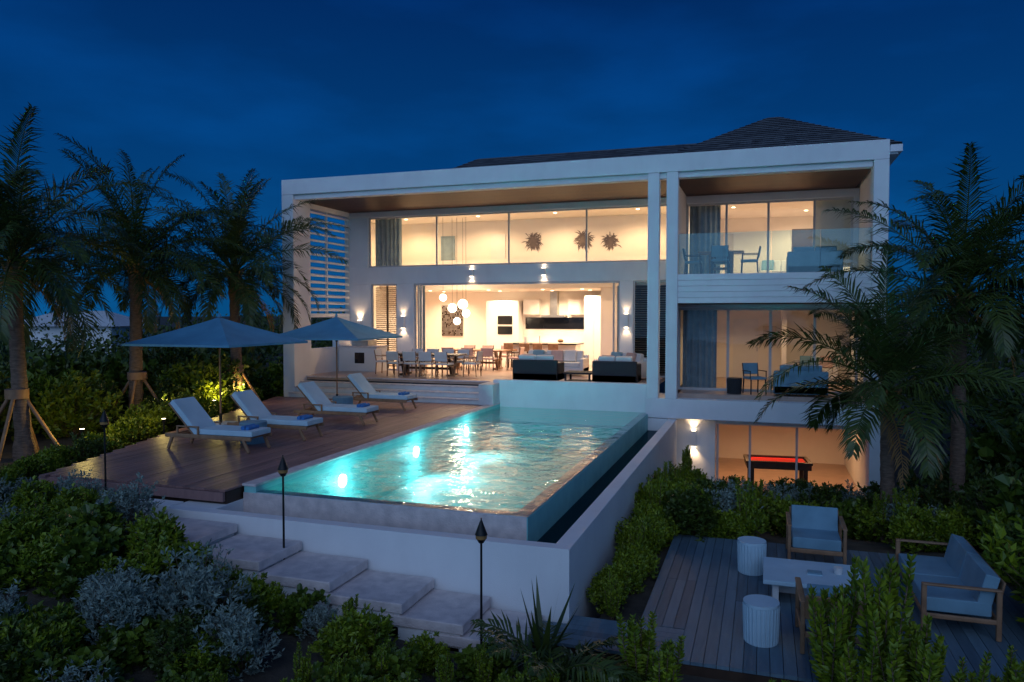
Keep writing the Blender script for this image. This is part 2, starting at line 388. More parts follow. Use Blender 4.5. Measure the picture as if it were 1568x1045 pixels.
m=MB(); m.b(1.53,2.6,25.40,25.405,3.6,5.7,'paleblind'); m.cyl((1.53,25.40,3.6),(2.6,25.40,3.6),.015,.015,'alu',8); m.obj('afterglow_blind',parent=V)  # pale blind added in place of the afterglow reflection on these panes
m=MB()
for i in range(40): m.cb((-13.55,25.42,.15+i*.076),(1.0,.06,.012),'darkwood',rx=.6)
m.b(-13.58,-13.53,25.38,25.46,.05,3.2,'darkwood'); m.obj('louvre_shutter',parent=V)
m=MB()
for i in range(40): m.cb((-3.6,25.42,.15+i*.076),(1.1,.06,.012),'darkwood',rx=.6)
m.obj('louvre_shutter',parent=V)
# ---------------------------------------------------------------- terrace steps
mb=MB()
for i,z in enumerate((-.155,-.31,-.465)):
    mb.b(-14.858,-8.1,21.99-.34*(i+1),21.99-.34*i,-1.0,z,'concrete')
    mb.b(-14.858,-8.1,21.96-.34*(i+1),22.0-.34*(i+1),z-.035,z+.004,'stone')
mb.b(-14.857,-8.1,21.96,22.02,-.04,.006,'stone'); mb.b(-8.1,-7.64,20.9,22,-1.0,.0,'concrete')
mb.obj('terrace_steps',bevel=.006)
# ---------------------------------------------------------------- pool
PL=empty('swimming_pool'); XL=-7.62; XO=-2.27; XR=-3.08; YF=9.84
mb=MB();T='tile'
mb.b(XL,XR-.25,YF+.27,21.5,-2.3,-1.75,T)
mb.b(XL-.23,XL,YF+.02,21.5,-2.3,-.64,T)
mb.b(XL-.23,XR-.02,YF+.022,YF+.27,-3.0,-.745,T)
mb.b(XR-.25,XR-.022,YF+.271,21.5,-3.0,-.745,T)
mb.b(XL+.001,XR-.251,21.0,21.499,-1.749,-1.15,T); mb.b(XL+.001,XR-.251,20.6,20.999,-1.749,-1.45,T)
mb.obj('pool_basin',parent=PL,bevel=.01)
mb=MB()
mb.b(XL-.23,XR-.015,YF,YF+.02,-3.0,-.74,'stone'); mb.b(XR-.019,XR,YF,21.5,-3.0,-.74,'tile')
mb.b(XL+.001,XR-.02,YF+.023,YF+.25,-.744,-.732,'stucco'); mb.b(XR-.235,XR-.022,YF+.251,21.49,-.744,-.732,'stucco')
mb.b(XL-.25,XL+.01,YF,21.5,-.638,-.60,'stone')
mb.b(XL-.23,XR+.02,21.5,21.78,-3.0,.10,'stucco')
mb.b(-8.6,XO,9.0,9.2,-3.2,-.85,'stucco'); mb.b(XO-.23,XO-.002,9.202,21.295,-3.3,-.85,'stucco')
mb.b(-8.3,XO-.23,9.2,YF,-1.7,-1.55,'tile'); mb.b(XR,XO-.23,YF,21.3,-1.7,-1.55,'tile')
mb.b(-8.6,XL-.231,9.202,YF+.2,-3,-.85,'stucco')
mb.b(XR,XO-.23,21.30,21.5,-1.7,-.85,'stucco')
mb.obj('pool_walls',parent=PL,bevel=.012)
mb=MB(); mb.add([(XL,YF+.01,-.722),(XR-.008,YF+.01,-.722),(XR-.008,21.5,-.722),(XL,21.5,-.722)],[(0,1,2,3)],'water'); mb.obj('water_surface',parent=PL)
mb=MB(); mb.add([(-8.3,9.2,-1.2),(XO-.23,9.2,-1.2),(XO-.23,YF,-1.2),(-8.3,YF,-1.2)],[(0,1,2,3)],'twater')
mb.add([(XR,YF,-1.2),(XO-.23,YF,-1.2),(XO-.23,21.3,-1.2),(XR,21.3,-1.2)],[(0,1,2,3)],'twater'); mb.obj('trough_water',parent=PL)
mb=MB()
for y,pw in((12.4,430),(15.6,300),(18.7,160)):
    mb.cyl((XL+.001,y,-1.08),(XL+.04,y,-1.08),.13,.13,'poollamp',18)
    lamp('pool_light','SPOT',(XL+.11,y,-1.08),pw,(.70,.97,1),.10,(math.radians(40),0,math.radians(-95)),140,.9,PL)
    lamp('pool_wall_glow','POINT',(XL+.22,y,-1.12),28,(.70,.97,1),.08,parent=PL)
mb.obj('pool_lamps',parent=PL)
# ---------------------------------------------------------------- decks
mb=MB(); x=-15.4;pw=.14
while x<XL-.28:
    ys_=9.45 if x>-11.6 else 9.3+(-11.6-x)*3.1
    y=ys_-.01
    while y<20.95:
        L=min(R.uniform(2.0,4.2),20.96-y)
        if 20.96-(y+L)<.6: L=20.96-y
        mb.b(x,min(x+pw-.007,XL-.252),y,y+L-.004,-.65,-.62+R.uniform(-.0015,.0015),'deck'); y+=L
    x+=pw
mb.obj('pool_deck')
mb=MB()
mb.b(-11.7,XL-.26,9.40,9.46,-.80,-.655,'deck'); mb.b(-11.6,XL-.26,9.48,20.9,-.9,-.66,'darkwood')
mb.b(-14.9,-11.6,19.0,20.9,-.9,-.66,'darkwood')
mb.b(-11.3,-8.61,9.1,9.38,-1.8,-.84,'stucco')
mb.obj('deck_retaining_wall',bevel=.006)
mb=MB(); x=-1.42
while x<3.3:
    y=9.2 if x<-.9 else 8.35
    while y<13.2:
        L=min(R.uniform(1.6,3.2),13.2-y)
        if 13.2-(y+L)<.5: L=13.2-y
        mb.b(x,x+.133,y,y+L-.004,-1.79,-1.75+R.uniform(-.002,.002),'deck2'); y+=L
    x+=.14
y=8.35
while y<9.18:
    mb.b(-3.2 if y<8.85 else XO+.01,-.865,y,min(y+.133,9.195),-1.79,-1.752,'deck2'); y+=.14
mb.b(-1.40,3.3,9.25,13.15,-2.4,-1.80,'darkwood'); mb.b(-.9,3.3,8.36,9.25,-2.4,-1.80,'darkwood'); mb.b(-3.15,-.93,8.38,8.97,-2.4,-1.80,'darkwood')
mb.obj('garden_deck')
mb=MB()
for cx,z in((-7.75,-.95),(-6.65,-1.10),(-5.6,-1.25),(-4.6,-1.40),(-3.8,-1.55),(-3.1,-1.70)):
    mb.b(cx-.58,cx+.50,8.0,8.96,z-.13,z,'stone'); mb.b(cx-.5,cx+.45,8.03,8.95,z-.8,z-.135,'stucco')
mb.obj('garden_steps',bevel=.015)
# ---------------------------------------------------------------- furniture
def lounger():
    m=MB()
    for sy in(-.33,.33):
        m.b(-1.0,1.05,sy-.022,sy+.022,.24,.32,'teak')
        for x0,dx in((-.82,-.12),(.86,.14)):
            m.cb((x0+dx*.5,sy,.135),(.06,.05,.29),'teak',ry=math.atan2(-dx,.27) if dx else 0)
        m.cb((-.45,sy,.47),(.55,.05,.03),'teak'); m.b(-.22,-.18,sy-.02,sy+.02,.3,.47,'teak')
        m.b(-.72,-.68,sy-.02,sy+.02,.3,.47,'teak')
    for i in range(12): m.b(-.95+i*.17,-.88+i*.17,-.31,.31,.27,.30,'teak')
    m.cb((.40,0,.375),(1.30,.62,.11),'cushion')
    m.cb((-.56,0,.64),(.90,.62,.11),'cushion',ry=math.radians(46))
    m.cb((-.64,0,.60),(.90,.60,.03),'teak',ry=math.radians(46))
    m.cyl((.74,-.18,.465),(.74,.18,.465),.045,.045,'towel',12); m.cyl((.84,-.17,.462),(.84,.17,.462),.04,.04,'towel',12)
    return m
lm=lounger()
for (x,y) in((-10.5,12.4),(-10.3,14.0),(-10.2,16.35),(-10.5,19.2)):
    lm.obj('sun_lounger',(x,y,-.62),R.uniform(-.04,.04),.025)
def umbrella():
    m=MB(); n=10; h=1.5
    cs=[(-h,-h),(h,-h),(h,h),(-h,h)]
    for q in range(4):
        a=cs[q];b_=cs[(q+1)%4]; vs=[];fs=[]
        for i in range(n+1):
            t=i/n
            for j in range(n+1):
                s=j/n; px=(a[0]*(1-s)+b_[0]*s)*t; py=(a[1]*(1-s)+b_[1]*s)*t
                z=2.66-.62*(t**.92)-.07*math.sin(math.pi*s)*math.sin(math.pi*t)
                pull=1-.03*math.sin(math.pi*s)*t
                vs.append((px*pull,py*pull,z))
        for i in range(n):
            for j in range(n): fs.append((i*(n+1)+j,(i+1)*(n+1)+j,(i+1)*(n+1)+j+1,i*(n+1)+j+1))
        m.add(vs,fs,'canopy',True)
        vs=[]
        for j in range(n+1):
            s=j/n; px=(a[0]*(1-s)+b_[0]*s);py=(a[1]*(1-s)+b_[1]*s);pull=1-.03*math.sin(math.pi*s)
            vs+=[(px*pull,py*pull,2.04),(px*pull,py*pull,1.99)]
        m.add(vs,[(2*j,2*j+1,2*j+3,2*j+2) for j in range(n)],'canopy')
    m.cyl((0,0,0),(0,0,2.7),.024,.024,'teak',12); m.cyl((0,0,2.66),(0,0,2.76),.05,.02,'canopy',10)
    for c in cs:
        m.cyl((0,0,2.60),(c[0]*.98,c[1]*.98,2.02),.012,.012,'teak',6); m.cyl((0,0,1.95),(c[0]*.5,c[1]*.5,2.32),.01,.01,'teak',6)
    m.cyl((0,0,1.9),(0,0,2.0),.04,.04,'metal',10)
    m.b(-.3,.3,-.3,.3,0,.07,'concrete'); m.cyl((0,0,.07),(0,0,.3),.035,.035,'metal',10)
    return m
um=umbrella()
um.obj('patio_umbrella',(-12.6,15.0,-.62)); um.obj('patio_umbrella',(-12.3,19.8,-.62),.05)
def drum(r=.2,h=.46,k='cushion',top='teak'):
    m=MB(); m.cyl((0,0,0),(0,0,h*.93),r*.92,r,k,28); m.cyl((0,0,h*.93),(0,0,h),r*1.03,r*1.03,top,28)
    for i in range(28):
        t=2*math.pi*i/28; m.cyl((r*.94*math.cos(t),r*.94*math.sin(t),.01),(r*1.01*math.cos(t),r*1.01*math.sin(t),h*.92),.011,.011,k,5)
    return m
dr=drum(.27,.45,'greycush','greycush')
dr.obj('side_table',(-10.25,13.2,-.62)); dr.obj('side_table',(-11.0,18.0,-.62))
d2=drum(.2,.48,'cushion','cushion'); d2.obj('garden_stool',(-.12,11.6,-1.75)); d2.obj('garden_stool',(.02,9.15,-1.75))
def armchair(wd=.85,dp=.82):
    m=MB()
    for sx in(-1,1):
        x=sx*(wd/2-.03)
        for yy in(-dp/2+.03,dp/2-.03): m.cb((x,yy,.30),(.05,.06,.60),'teak')
        m.cb((x,0,.60),(.07,dp,.03),'teak'); m.cb((x,0,.22),(.04,dp-.06,.06),'teak')
    m.cb((0,-dp/2+.04,.22),(wd-.1,.04,.07),'teak'); m.cb((0,dp/2-.04,.22),(wd-.1,.04,.07),'teak')
    m.cb((0,dp/2-.0,.55),(wd-.1,.03,.30),'teak',rx=math.radians(-12))
    n=max(1,round(wd/.9))
    w_=(wd-.14)/n
    for i in range(n):
        cx=-(wd-.14)/2+w_*(i+.5)
        m.cb((cx,-.03,.34),(w_-.015,dp-.12,.17),'greycush'); m.cb((cx,dp/2-.13,.56),(w_-.02,.16,.40),'greycush',rx=math.radians(-14))
    return m
ac=armchair(); ac.obj('garden_armchair',(.82,12.55,-1.75),0,.04,seg=3); ac.obj('garden_armchair',(.85,9.35,-1.75),math.pi+.03,.04,seg=3)
armchair(1.9,.85).obj('garden_sofa',(2.28,10.95,-1.75),math.radians(-90),.04,seg=3)
m=MB(); m.b(-.62,.62,-.5,.5,.30,.36,'cushion'); m.b(-.5,-.42,-.42,.42,0,.3,'concrete'); m.b(.42,.5,-.42,.42,0,.3,'concrete'); m.b(-.42,.42,-.04,.04,.05,.3,'concrete')
m.obj('coffee_table',(.66,10.75,-1.75),0,.012)
m=MB(); m.b(-.1,.1,-.07,.07,0,.012,'cushion'); m.b(-.09,.09,-.06,.06,.012,.03,'greycush'); m.cyl((.3,.1,0),(.3,.1,.09),.05,.06,'concrete'); m.obj('book_and_bowl',(.7,10.7,-1.388))
def torch():
    m=MB(); m.cyl((0,0,-.2),(0,0,1.22),.016,.014,'metal',8); m.cyl((0,0,1.19),(0,0,1.24),.03,.06,'metal',10); m.cyl((0,0,1.24),(0,0,1.285),.065,.065,'deadfrond',12)
    m.cyl((0,0,1.285),(0,0,1.45),.075,.012,'metal',12); m.cyl((0,0,1.44),(0,0,1.48),.008,.008,'metal',6); return m
tm=torch()
for p in((-3.05,7.95,-1.72),(-6.2,8.6,-1.30),(-10.0,9.2,-.90)): tm.obj('tiki_torch',p)
def chair(k='teak',seat='white'):
    m=MB()
    for sx in(-.23,.23):
        m.cyl((sx,-.22,0),(sx*.95,-.2,.44),.018,.022,k,8); m.cyl((sx,.25,0),(sx*.95,.22,.44),.018,.022,k,8); m.cyl((sx*.95,.22,.44),(sx,.30,.86),.02,.016,k,8)
        m.cb((sx*1.05,.02,.65),(.04,.46,.025),k); m.cyl((sx*1.05,-.2,.43),(sx*1.05,-.19,.65),.015,.015,k,8)
    m.cb((0,0,.45),(.48,.48,.06),seat); m.cb((0,.28,.70),(.46,.05,.32),seat,rx=math.radians(-10)); return m
def table(L,W,k,h=.74):
    m=MB(); m.b(-L/2,L/2,-W/2,W/2,h-.05,h,k)
    for x in(-L/2+.35,L/2-.35):
        m.cb((x,0,.36),(.10,W*.75,.08),k); m.cb((x,-.2,.36),(.09,.09,.72),k,rx=.35); m.cb((x,.2,.36),(.09,.09,.72),k,rx=-.35); m.cb((x,0,.03),(.12,W*.8,.06),k)
    m.b(-L/2+.35,L/2-.35,-.03,.03,.2,.28,k); return m
table(2.5,1.0,'darkwood').obj('patio_dining_table',(-11.0,23.6,0),0,.008)
c1=chair('teak','white'); c2=chair('darkwood','pink')
for x in(-11.9,-11.3,-10.7,-10.1):
    c1.obj('patio_chair',(x,22.95,0),math.pi+R.uniform(-.1,.1),.01); c1.obj('patio_chair',(x,24.3,0),R.uniform(-.1,.1),.01)
c1.obj('patio_chair',(-12.7,23.6,0),math.pi/2,.01); c1.obj('patio_chair',(-9.35,23.5,0),-math.pi/2,.01)
table(2.4,1.0,'teak').obj('dining_table',(-10.5,27.0,0),0,.008)
for x in(-11.3,-10.5,-9.7):
    c2.obj('dining_chair',(x,26.2,0),math.pi,.01); c2.obj('dining_chair',(x,27.9,0),0,.01)
c2.obj('dining_chair',(-8.95,26.9,0),-math.pi/2,.01)
def sofa(L,k='wicker',cush='white',pil=('greycush','pink','white')):
    m=MB(); W=.9
    m.b(-L/2,L/2,-W/2,W/2,.06,.30,k); m.b(-L/2,L/2,W/2-.14,W/2,.06,.70,k)
    for s in(-1,1): m.b(min(s*L/2,s*(L/2-.14)),max(s*L/2,s*(L/2-.14)),-W/2-.002,W/2-.002,.058,.60,k)
    n=max(1,round(L/.8)); w_=(L-.3)/n
    for i in range(n):
        cx=-(L-.3)/2+w_*(i+.5); m.cb((cx,-.08,.38),(w_-.015,.68,.16),cush); m.cb((cx,.22,.62),(w_-.02,.17,.44),cush,rx=-.2)
        m.cb((cx+R.uniform(-.1,.1),.07,.66),(.42,.13,.40),pil[i%len(pil)],rx=-.35,rz=R.uniform(-.25,.25))
    return m
sofa(1.45).obj('patio_sofa',(-6.67,22.45,0),math.pi,.03); sofa(1.35).obj('patio_sofa',(-4.2,22.5,0),math.pi,.03)
sofa(2.3,'cab').obj('patio_sofa',(-6.9,25.1,0),.0,.03); sofa(1.8,'cab').obj('patio_sofa',(-4.4,24.3,0),-math.pi/2+.9,.03)
m=MB(); m.b(-.45,.45,-.4,.4,.26,.32,'wicker'); m.b(-.4,.4,-.35,.35,0,.05,'wicker')
for s in(-.38,.38):
    for t in(-.33,.33): m.b(s-.03,s+.03,t-.03,t+.03,.05,.26,'wicker')
m.obj('patio_coffee_table',(-5.4,22.7,0),0,.01)
K=empty('kitchen'); m=MB()
m.b(-9.9,-7.05,30.4,30.99,.1,.9,'cab'); m.b(-9.92,-7.05,30.37,30.99,.9,.94,'stone')
m.b(-9.8,-7.1,30.96,30.995,1.48,1.98,'black'); m.b(-11.4,-9.92,30.35,30.99,.0,2.7,'cab'); m.b(-10.86,-10.2,30.32,30.36,1.25,1.6,'black'); m.b(-10.86,-10.2,30.32,30.36,1.68,2.05,'black')
m.b(-7.04,-5.81,30.3,30.99,0,2.9,'cab')
for x in(-6.65,-6.25): m.b(x,x+.012,30.29,30.302,.1,2.85,'alu')
for x in(-9.2,-8.5,-7.8): m.b(x,x+.012,30.39,30.402,.12,.88,'alu')
m.b(-8.95,-7.95,30.5,30.99,1.98,2.08,'steel'); m.b(-8.62,-8.3,30.7,30.99,2.08,3.09,'steel')
m.b(-9.8,-9.1,30.65,30.99,2.1,2.75,'cab'); m.b(-7.8,-7.1,30.65,30.99,2.1,2.75,'cab')
m.obj('cabinetry',parent=K,bevel=.006)
m=MB(); m.b(-9.7,-7.0,28.7,29.6,.0,.9,'cab'); m.b(-9.8,-6.9,28.4,29.7,.9,.96,'black')
m.cyl((-8.6,29.1,.96),(-8.6,29.1,1.25),.02,.02,'steel',8); m.sph((-7.7,29.0,1.05),.13,'teak',12,8,(1,1,.6)); m.cyl((-9.2,29.1,.96),(-9.2,29.1,1.2),.06,.09,'white',12)
m.obj('kitchen_island',bevel=.01)
def stool():
    m=MB()
    for a in range(4):
        t=a*math.pi/2+.78; m.cyl((.2*math.cos(t),.2*math.sin(t),0),(.14*math.cos(t),.14*math.sin(t),.66),.015,.018,'darkwood',6)
    m.cb((0,0,.69),(.40,.40,.07),'teak'); m.cb((0,-.2,.85),(.40,.04,.26),'teak',rx=.15); m.cyl((-.16,-.14,.25),(.16,-.14,.25),.012,.012,'steel',6); return m
st=stool()
for x in(-9.5,-8.9,-8.3,-7.7): st.obj('bar_stool',(x,28.05,0),R.uniform(-.2,.2),.01)
m=MB(); x0,x1,z0,z1=-13.75,-12.75,1.15,2.5
m.b(x0,x1,30.96,30.998,z0,z1,'cab')
for i in range(17):
    x=x0+(x1-x0)*i/16; m.b(x-.008,x+.008,30.93,30.955,z0,z1,'darkwood')
for i in range(23):
    z=z0+(z1-z0)*i/22; m.b(x0,x1,30.925,30.952,z-.008,z+.008,'darkwood')
for i in range(16):
    for j in range(22):
        if R.random()<.22: m.b(x0+i*.0625,x0+(i+1)*.0625,30.93,30.95,z0+j*.0614,z0+(j+1)*.0614,'darkwood')
m.obj('lattice_wall_art')
m=MB()
for x,z,r in((-11.6,2.75,.14),(-11.3,2.35,.17),(-10.95,2.5,.19),(-10.7,2.15,.15),(-11.1,1.85,.14)):
    yy=26.5+R.uniform(-.3,.3); m.sph((x,yy,z),r,'globe'); m.cyl((x,yy,z+r),(x,yy,5.8),.006,.006,'metal',5)
m.obj('globe_pendant_cluster')
m=MB(); m.b(-14.98,-13.4,24.25,25.08,.0,.9,'cab'); m.b(-14.98,-13.35,24.2,25.09,.9,.94,'stone'); m.b(-14.5,-13.8,24.35,25.0,.942,1.15,'steel'); m.cyl((-14.45,24.3,1.1),(-13.85,24.3,1.1),.015,.015,'steel'); m.b(-14.3,-13.9,24.235,24.25,.3,.7,'black')
m.obj('outdoor_grill_counter',bevel=.01)
updown(-14.55,25.1,1.75,.3,34)
table(1.3,.8,'teak').obj('balcony_table',(-1.2,23.2,3.23),0,.008)
c3=chair('wicker','greycush')
for x,y,r in((-2.0,23.2,math.pi/2),(-.4,23.1,-math.pi/2),(-1.2,22.6,math.pi),(-1.2,23.9,0)): c3.obj('balcony_chair',(x,y,3.23),r,.01)
sofa(1.5,'greycush','greycush',('white',)).obj('balcony_sofa',(1.4,23.6,3.23),math.pi,.03)
sofa(1.4,'greycush','greycush',('white',)).obj('terrace_sofa',(1.0,22.2,-.15),math.pi,.03)
c3.obj('terrace_chair',(-.2,22.25,-.15),.5,.01); drum(.2,.45,'wicker','wicker').obj('terrace_side_table',(-.75,22.1,-.15))
sofa(1.8,'cab').obj('sofa',(.6,28.8,3.23),0,.03); sofa(1.3,'cab').obj('sofa',(1.7,26.9,-.15),0,.03)
m=MB(); m.b(-.9,.9,-.5,.5,.65,.82,'darkwood'); m.b(-.78,.78,-.4,.4,.821,.835,'red')
m.b(-.93,.93,-.53,-.44,.80,.88,'darkwood'); m.b(-.93,.93,.44,.53,.80,.88,'darkwood'); m.b(-.93,-.82,-.44,.44,.80,.88,'darkwood'); m.b(.82,.93,-.44,.44,.80,.88,'darkwood')
for a in(-.75,.75):
    for c in(-.38,.38): m.b(a-.06,a+.06,c-.06,c+.06,0,.65,'darkwood')
m.obj('pool_table',(.45,23.6,-3.1),.1,.008)
# ---------------------------------------------------------------- vegetation
def leaf(m,p,d,L,W,k,rr,rnd=False):
    d=d.normalized(); s=d.cross(Vector((rr.uniform(-1,1),rr.uniform(-1,1),rr.uniform(.2,1)))).normalized()
    up=s.cross(d); o=len(m.v)
    if rnd:
        m.v+=[tuple(p),tuple(p+d*L*.25+s*W*.42+up*W*.1),tuple(p+d*L*.7+s*W*.42+up*W*.12),tuple(p+d*L-up*L*.08),tuple(p+d*L*.7-s*W*.42+up*W*.12),tuple(p+d*L*.25-s*W*.42+up*W*.1)]
        m.f+=[(o,o+1,o+2,o+3),(o,o+3,o+4,o+5)]; i=m.mi(k); m.m+=[i,i]; m.sm+=[False,False]; return
    m.v+= [tuple(p),tuple(p+d*L*.5+s*W*.5+up*W*.12),tuple(p+d*L-up*L*.1),tuple(p+d*L*.5-s*W*.5+up*W*.12)]
    m.f.append((o,o+1,o+2,o+3)); m.m.append(m.mi(k)); m.sm.append(False)
def shrub_mesh(name,seed,k,twigs,lpt,L,W,spread=.5,h=.95,upr=.6,rnd=False):
    rr=random.Random(seed); m=MB()
    lobes=[(Vector((rr.uniform(-.28,.28),rr.uniform(-.28,.28),rr.uniform(.25,.68)*h)),rr.uniform(.16,.36)) for _ in range(8)]
    for t in range(twigs):
        c,r=rr.choice(lobes); dv=Vector((rr.gauss(0,1),rr.gauss(0,1),rr.gauss(.25,.8))).normalized()
        tip=c+dv*r*rr.uniform(.65,1.3); tip.z=max(.04,tip.z)
        base=Vector((tip.x*.25,tip.y*.25,tip.z*.2))
        if t%3==0: m.cyl(base,tip,.008,.003,'bark',3,False)
        dirn=((tip-base).normalized()+Vector((0,0,upr))).normalized()
        for i in range(lpt):
            q=tip+dirn*rr.uniform(-.13,.05)+Vector((rr.gauss(0,.015),rr.gauss(0,.015),rr.gauss(0,.015)))
            a=Vector((rr.gauss(0,1),rr.gauss(0,1),rr.gauss(0,.6)))
            leaf(m,q,dirn*.7+a*.6,L*rr.uniform(.7,1.2),W*rr.uniform(.7,1.2),k,rr,rnd)
    return m.mesh(name)
def stalk_mesh(name,seed,k,ns=11,h=1.2,L=.12,W=.05):
    rr=random.Random(seed); m=MB()
    for s in range(ns):
        az=rr.uniform(0,6.28); H=h*rr.uniform(.6,1.0); out=rr.uniform(.08,.32)
        p=Vector((.04*math.cos(az),.04*math.sin(az),0)); n=26; prev=p
        for i in range(n):
            t=(i+1)/n; q=Vector((out*math.cos(az)*t**.7,out*math.sin(az)*t**.7,H*t))
            if i%3==0 or i==n-1: m.cyl(prev,q,.008,.007,'bark',4,False); prev=q
            if t>.22:
                for j in range(4):
                    a=i*1.3+j*math.pi/2+rr.uniform(-.3,.3); up=.4+1.2*t**3
                    leaf(m,q,Vector((math.cos(a),math.sin(a),up)),L*rr.uniform(.8,1.15)*(1.15-.45*t),W*(1.1-.3*t),k,rr)
    return m.mesh(name)
SH={'A':[shrub_mesh('shrub_a%d'%i,10+i,'leafA',280,10,.105,.055,upr=.7) for i in range(3)],
    'B':[shrub_mesh('shrub_b%d'%i,20+i,'leafB',280,12,.08,.03,upr=.4) for i in range(2)],
    'C':[shrub_mesh('shrub_c%d'%i,30+i,'leafC',280,10,.10,.06,upr=.3) for i in range(3)],
    'G':[shrub_mesh('shrub_g%d'%i,50+i,'leafG',190,5,.15,.16,upr=.2,rnd=True) for i in range(2)],
    'U':[stalk_mesh('shrub_u%d'%i,40+i,'leafA') for i in range(3)]}
def shrub(t,x,y,s,hz=1.0,dz=0):
    me=R.choice(SH[t]); nm={'A':'green_shrub','B':'silver_shrub','C':'dark_shrub','U':'upright_shrub','G':'sea_grape_shrub'}[t]
    inst(me,nm,(x,y,gz(x,y)-.04+dz),R.uniform(0,6.28),(s,s*R.uniform(.9,1.1),s*hz))
def scatter(t,x0,x1,y0,y1,n,s0,s1,hz=1.0):
    for _ in range(n):
        x=R.uniform(x0,x1);y=R.uniform(y0,y1); shrub(R.choice(t),x,y,R.uniform(s0,s1),hz)
scatter('AAGAUCB',-11.5,-8.3,6.2,8.3,34,.55,.95,.82)
scatter('AAG',-8.5,-7.3,6.4,7.7,9,.5,.85,.9)
scatter('AGAUCGB',-7.8,-5.2,5.4,7.0,26,.45,.8,.9)
scatter('AGAUCU',-5.2,-2.9,5.4,6.9,22,.40,.62,.95)
scatter('CAUG',-3.0,-.6,6.4,7.7,11,.4,.65,.85)
scatter('AGACGB',-10,-3.2,3.8,5.6,34,.5,.85,.8)
shrub('B',-6.0,6.7,1.0); shrub('B',-5.2,6.5,.8); shrub('B',-8.6,8.3,.8); shrub('A',-7.5,7.6,.85); shrub('A',-4.25,7.3,.78); shrub('A',-5.75,7.45,.62,1.0); shrub('B',-6.5,6.2,.9); shrub('B',-4.9,7.5,.45)
shrub('B',-9.8,8.5,.75); shrub('B',-10.6,7.6,.75); shrub('A',-6.9,7.3,.8); shrub('A',-6.3,7.5,.55); shrub('G',-5.3,7.6,.5); shrub('U',-4.6,7.6,.5); shrub('A',-3.5,7.5,.5)
for i in range(26):
    y=9.6+i*.5; x=-12.1-(y-9.3)/3.1-R.uniform(.3,.9); shrub(R.choice('AAC'),x,y,R.uniform(.8,1.2)*(.6 if y<13.5 else .95))
scatter('CCGA',-22,-16.0,10,24,60,1.2,2.1)
scatter('CAC',-26,-13.2,4.5,9,30,.6,1.0)
for i in range(26):
    y=9.55+i*.42; s=.75+.035*i if i<16 else 1.25
    shrub('A' if i%5 else 'U',-1.90+R.uniform(-.06,.12),y,s*.72,1.0+.25*(i/26))
for i in range(14): shrub(R.choice('AAC'),-1.3+R.uniform(-.1,.5),13.6+i*.42,R.uniform(.85,1.15))
scatter('BAUAG',-1.0,3.4,13.5,16.0,24,.65,1.0)
scatter('BACC',-1.0,3.6,16.0,20.6,32,.85,1.15)
scatter('CCAG',3.6,6.5,9.0,20,50,1.0,1.8)
scatter('CCG',6.5,14,8,26,60,1.5,2.6)
for x,y,s,h in((.68,8.05,1.1,1.15),(1.12,8.0,1.15,1.22),(1.45,8.05,1.0,.95),(.95,7.7,.9,.95),(2.3,8.1,.9,.85),(-1.15,7.55,.95,.85),(3.0,8.2,.8,.8),(.3,7.5,.7,.7),(1.8,7.8,.8,.9),(1.3,7.5,1.0,1.0),(-.9,7.3,.9,.8)): shrub('U',x,y,s,h)
def treemass(name,ells,n,L,k='leafC',seed=3):
    rr=random.Random(seed); m=MB(); tot=sum(e[3]*e[3] for e in ells)
    for (x,y,z,r,rz) in ells:
        for _ in range(int(n*r*r/tot)):
            d=Vector((rr.gauss(0,1),rr.gauss(0,1),rr.gauss(.2,.8))).normalized(); f=rr.uniform(.6,1.15)
            p=Vector((x+d.x*r*f,y+d.y*r*f,z+d.z*rz*f))
            leaf(m,p,d+Vector((rr.gauss(0,.6),rr.gauss(0,.6),rr.gauss(0,.6))),L*rr.uniform(.6,1.3),L*.55,k,rr)
    return m.obj(name)
rr=random.Random(5); el=[]
for i in range(54):
    t=i/53; x=-75+t*62; y=34+22*rr.random()+10*(1-t); r=rr.uniform(1.4,2.8); el.append((x,y,-.8+rr.uniform(-.4,.6),r,rr.uniform(1.5,3.2)))
for i in range(45):
    el.append((rr.uniform(-42,-18),rr.uniform(18,34),-.8,rr.uniform(1.2,2.2),rr.uniform(1.2,2.0)))
treemass('tree_line',el,40000,.32)
el=[]
for i in range(50): el.append((rr.uniform(5.5,34),rr.uniform(22,42),-.8,rr.uniform(1.8,3),rr.uniform(2.0,3.8)))
for i in range(20): el.append((rr.uniform(7,16),rr.uniform(14,22),-1,rr.uniform(1.2,2),rr.uniform(1.4,2.6)))
treemass('tree_line',el,32000,.28,seed=9)
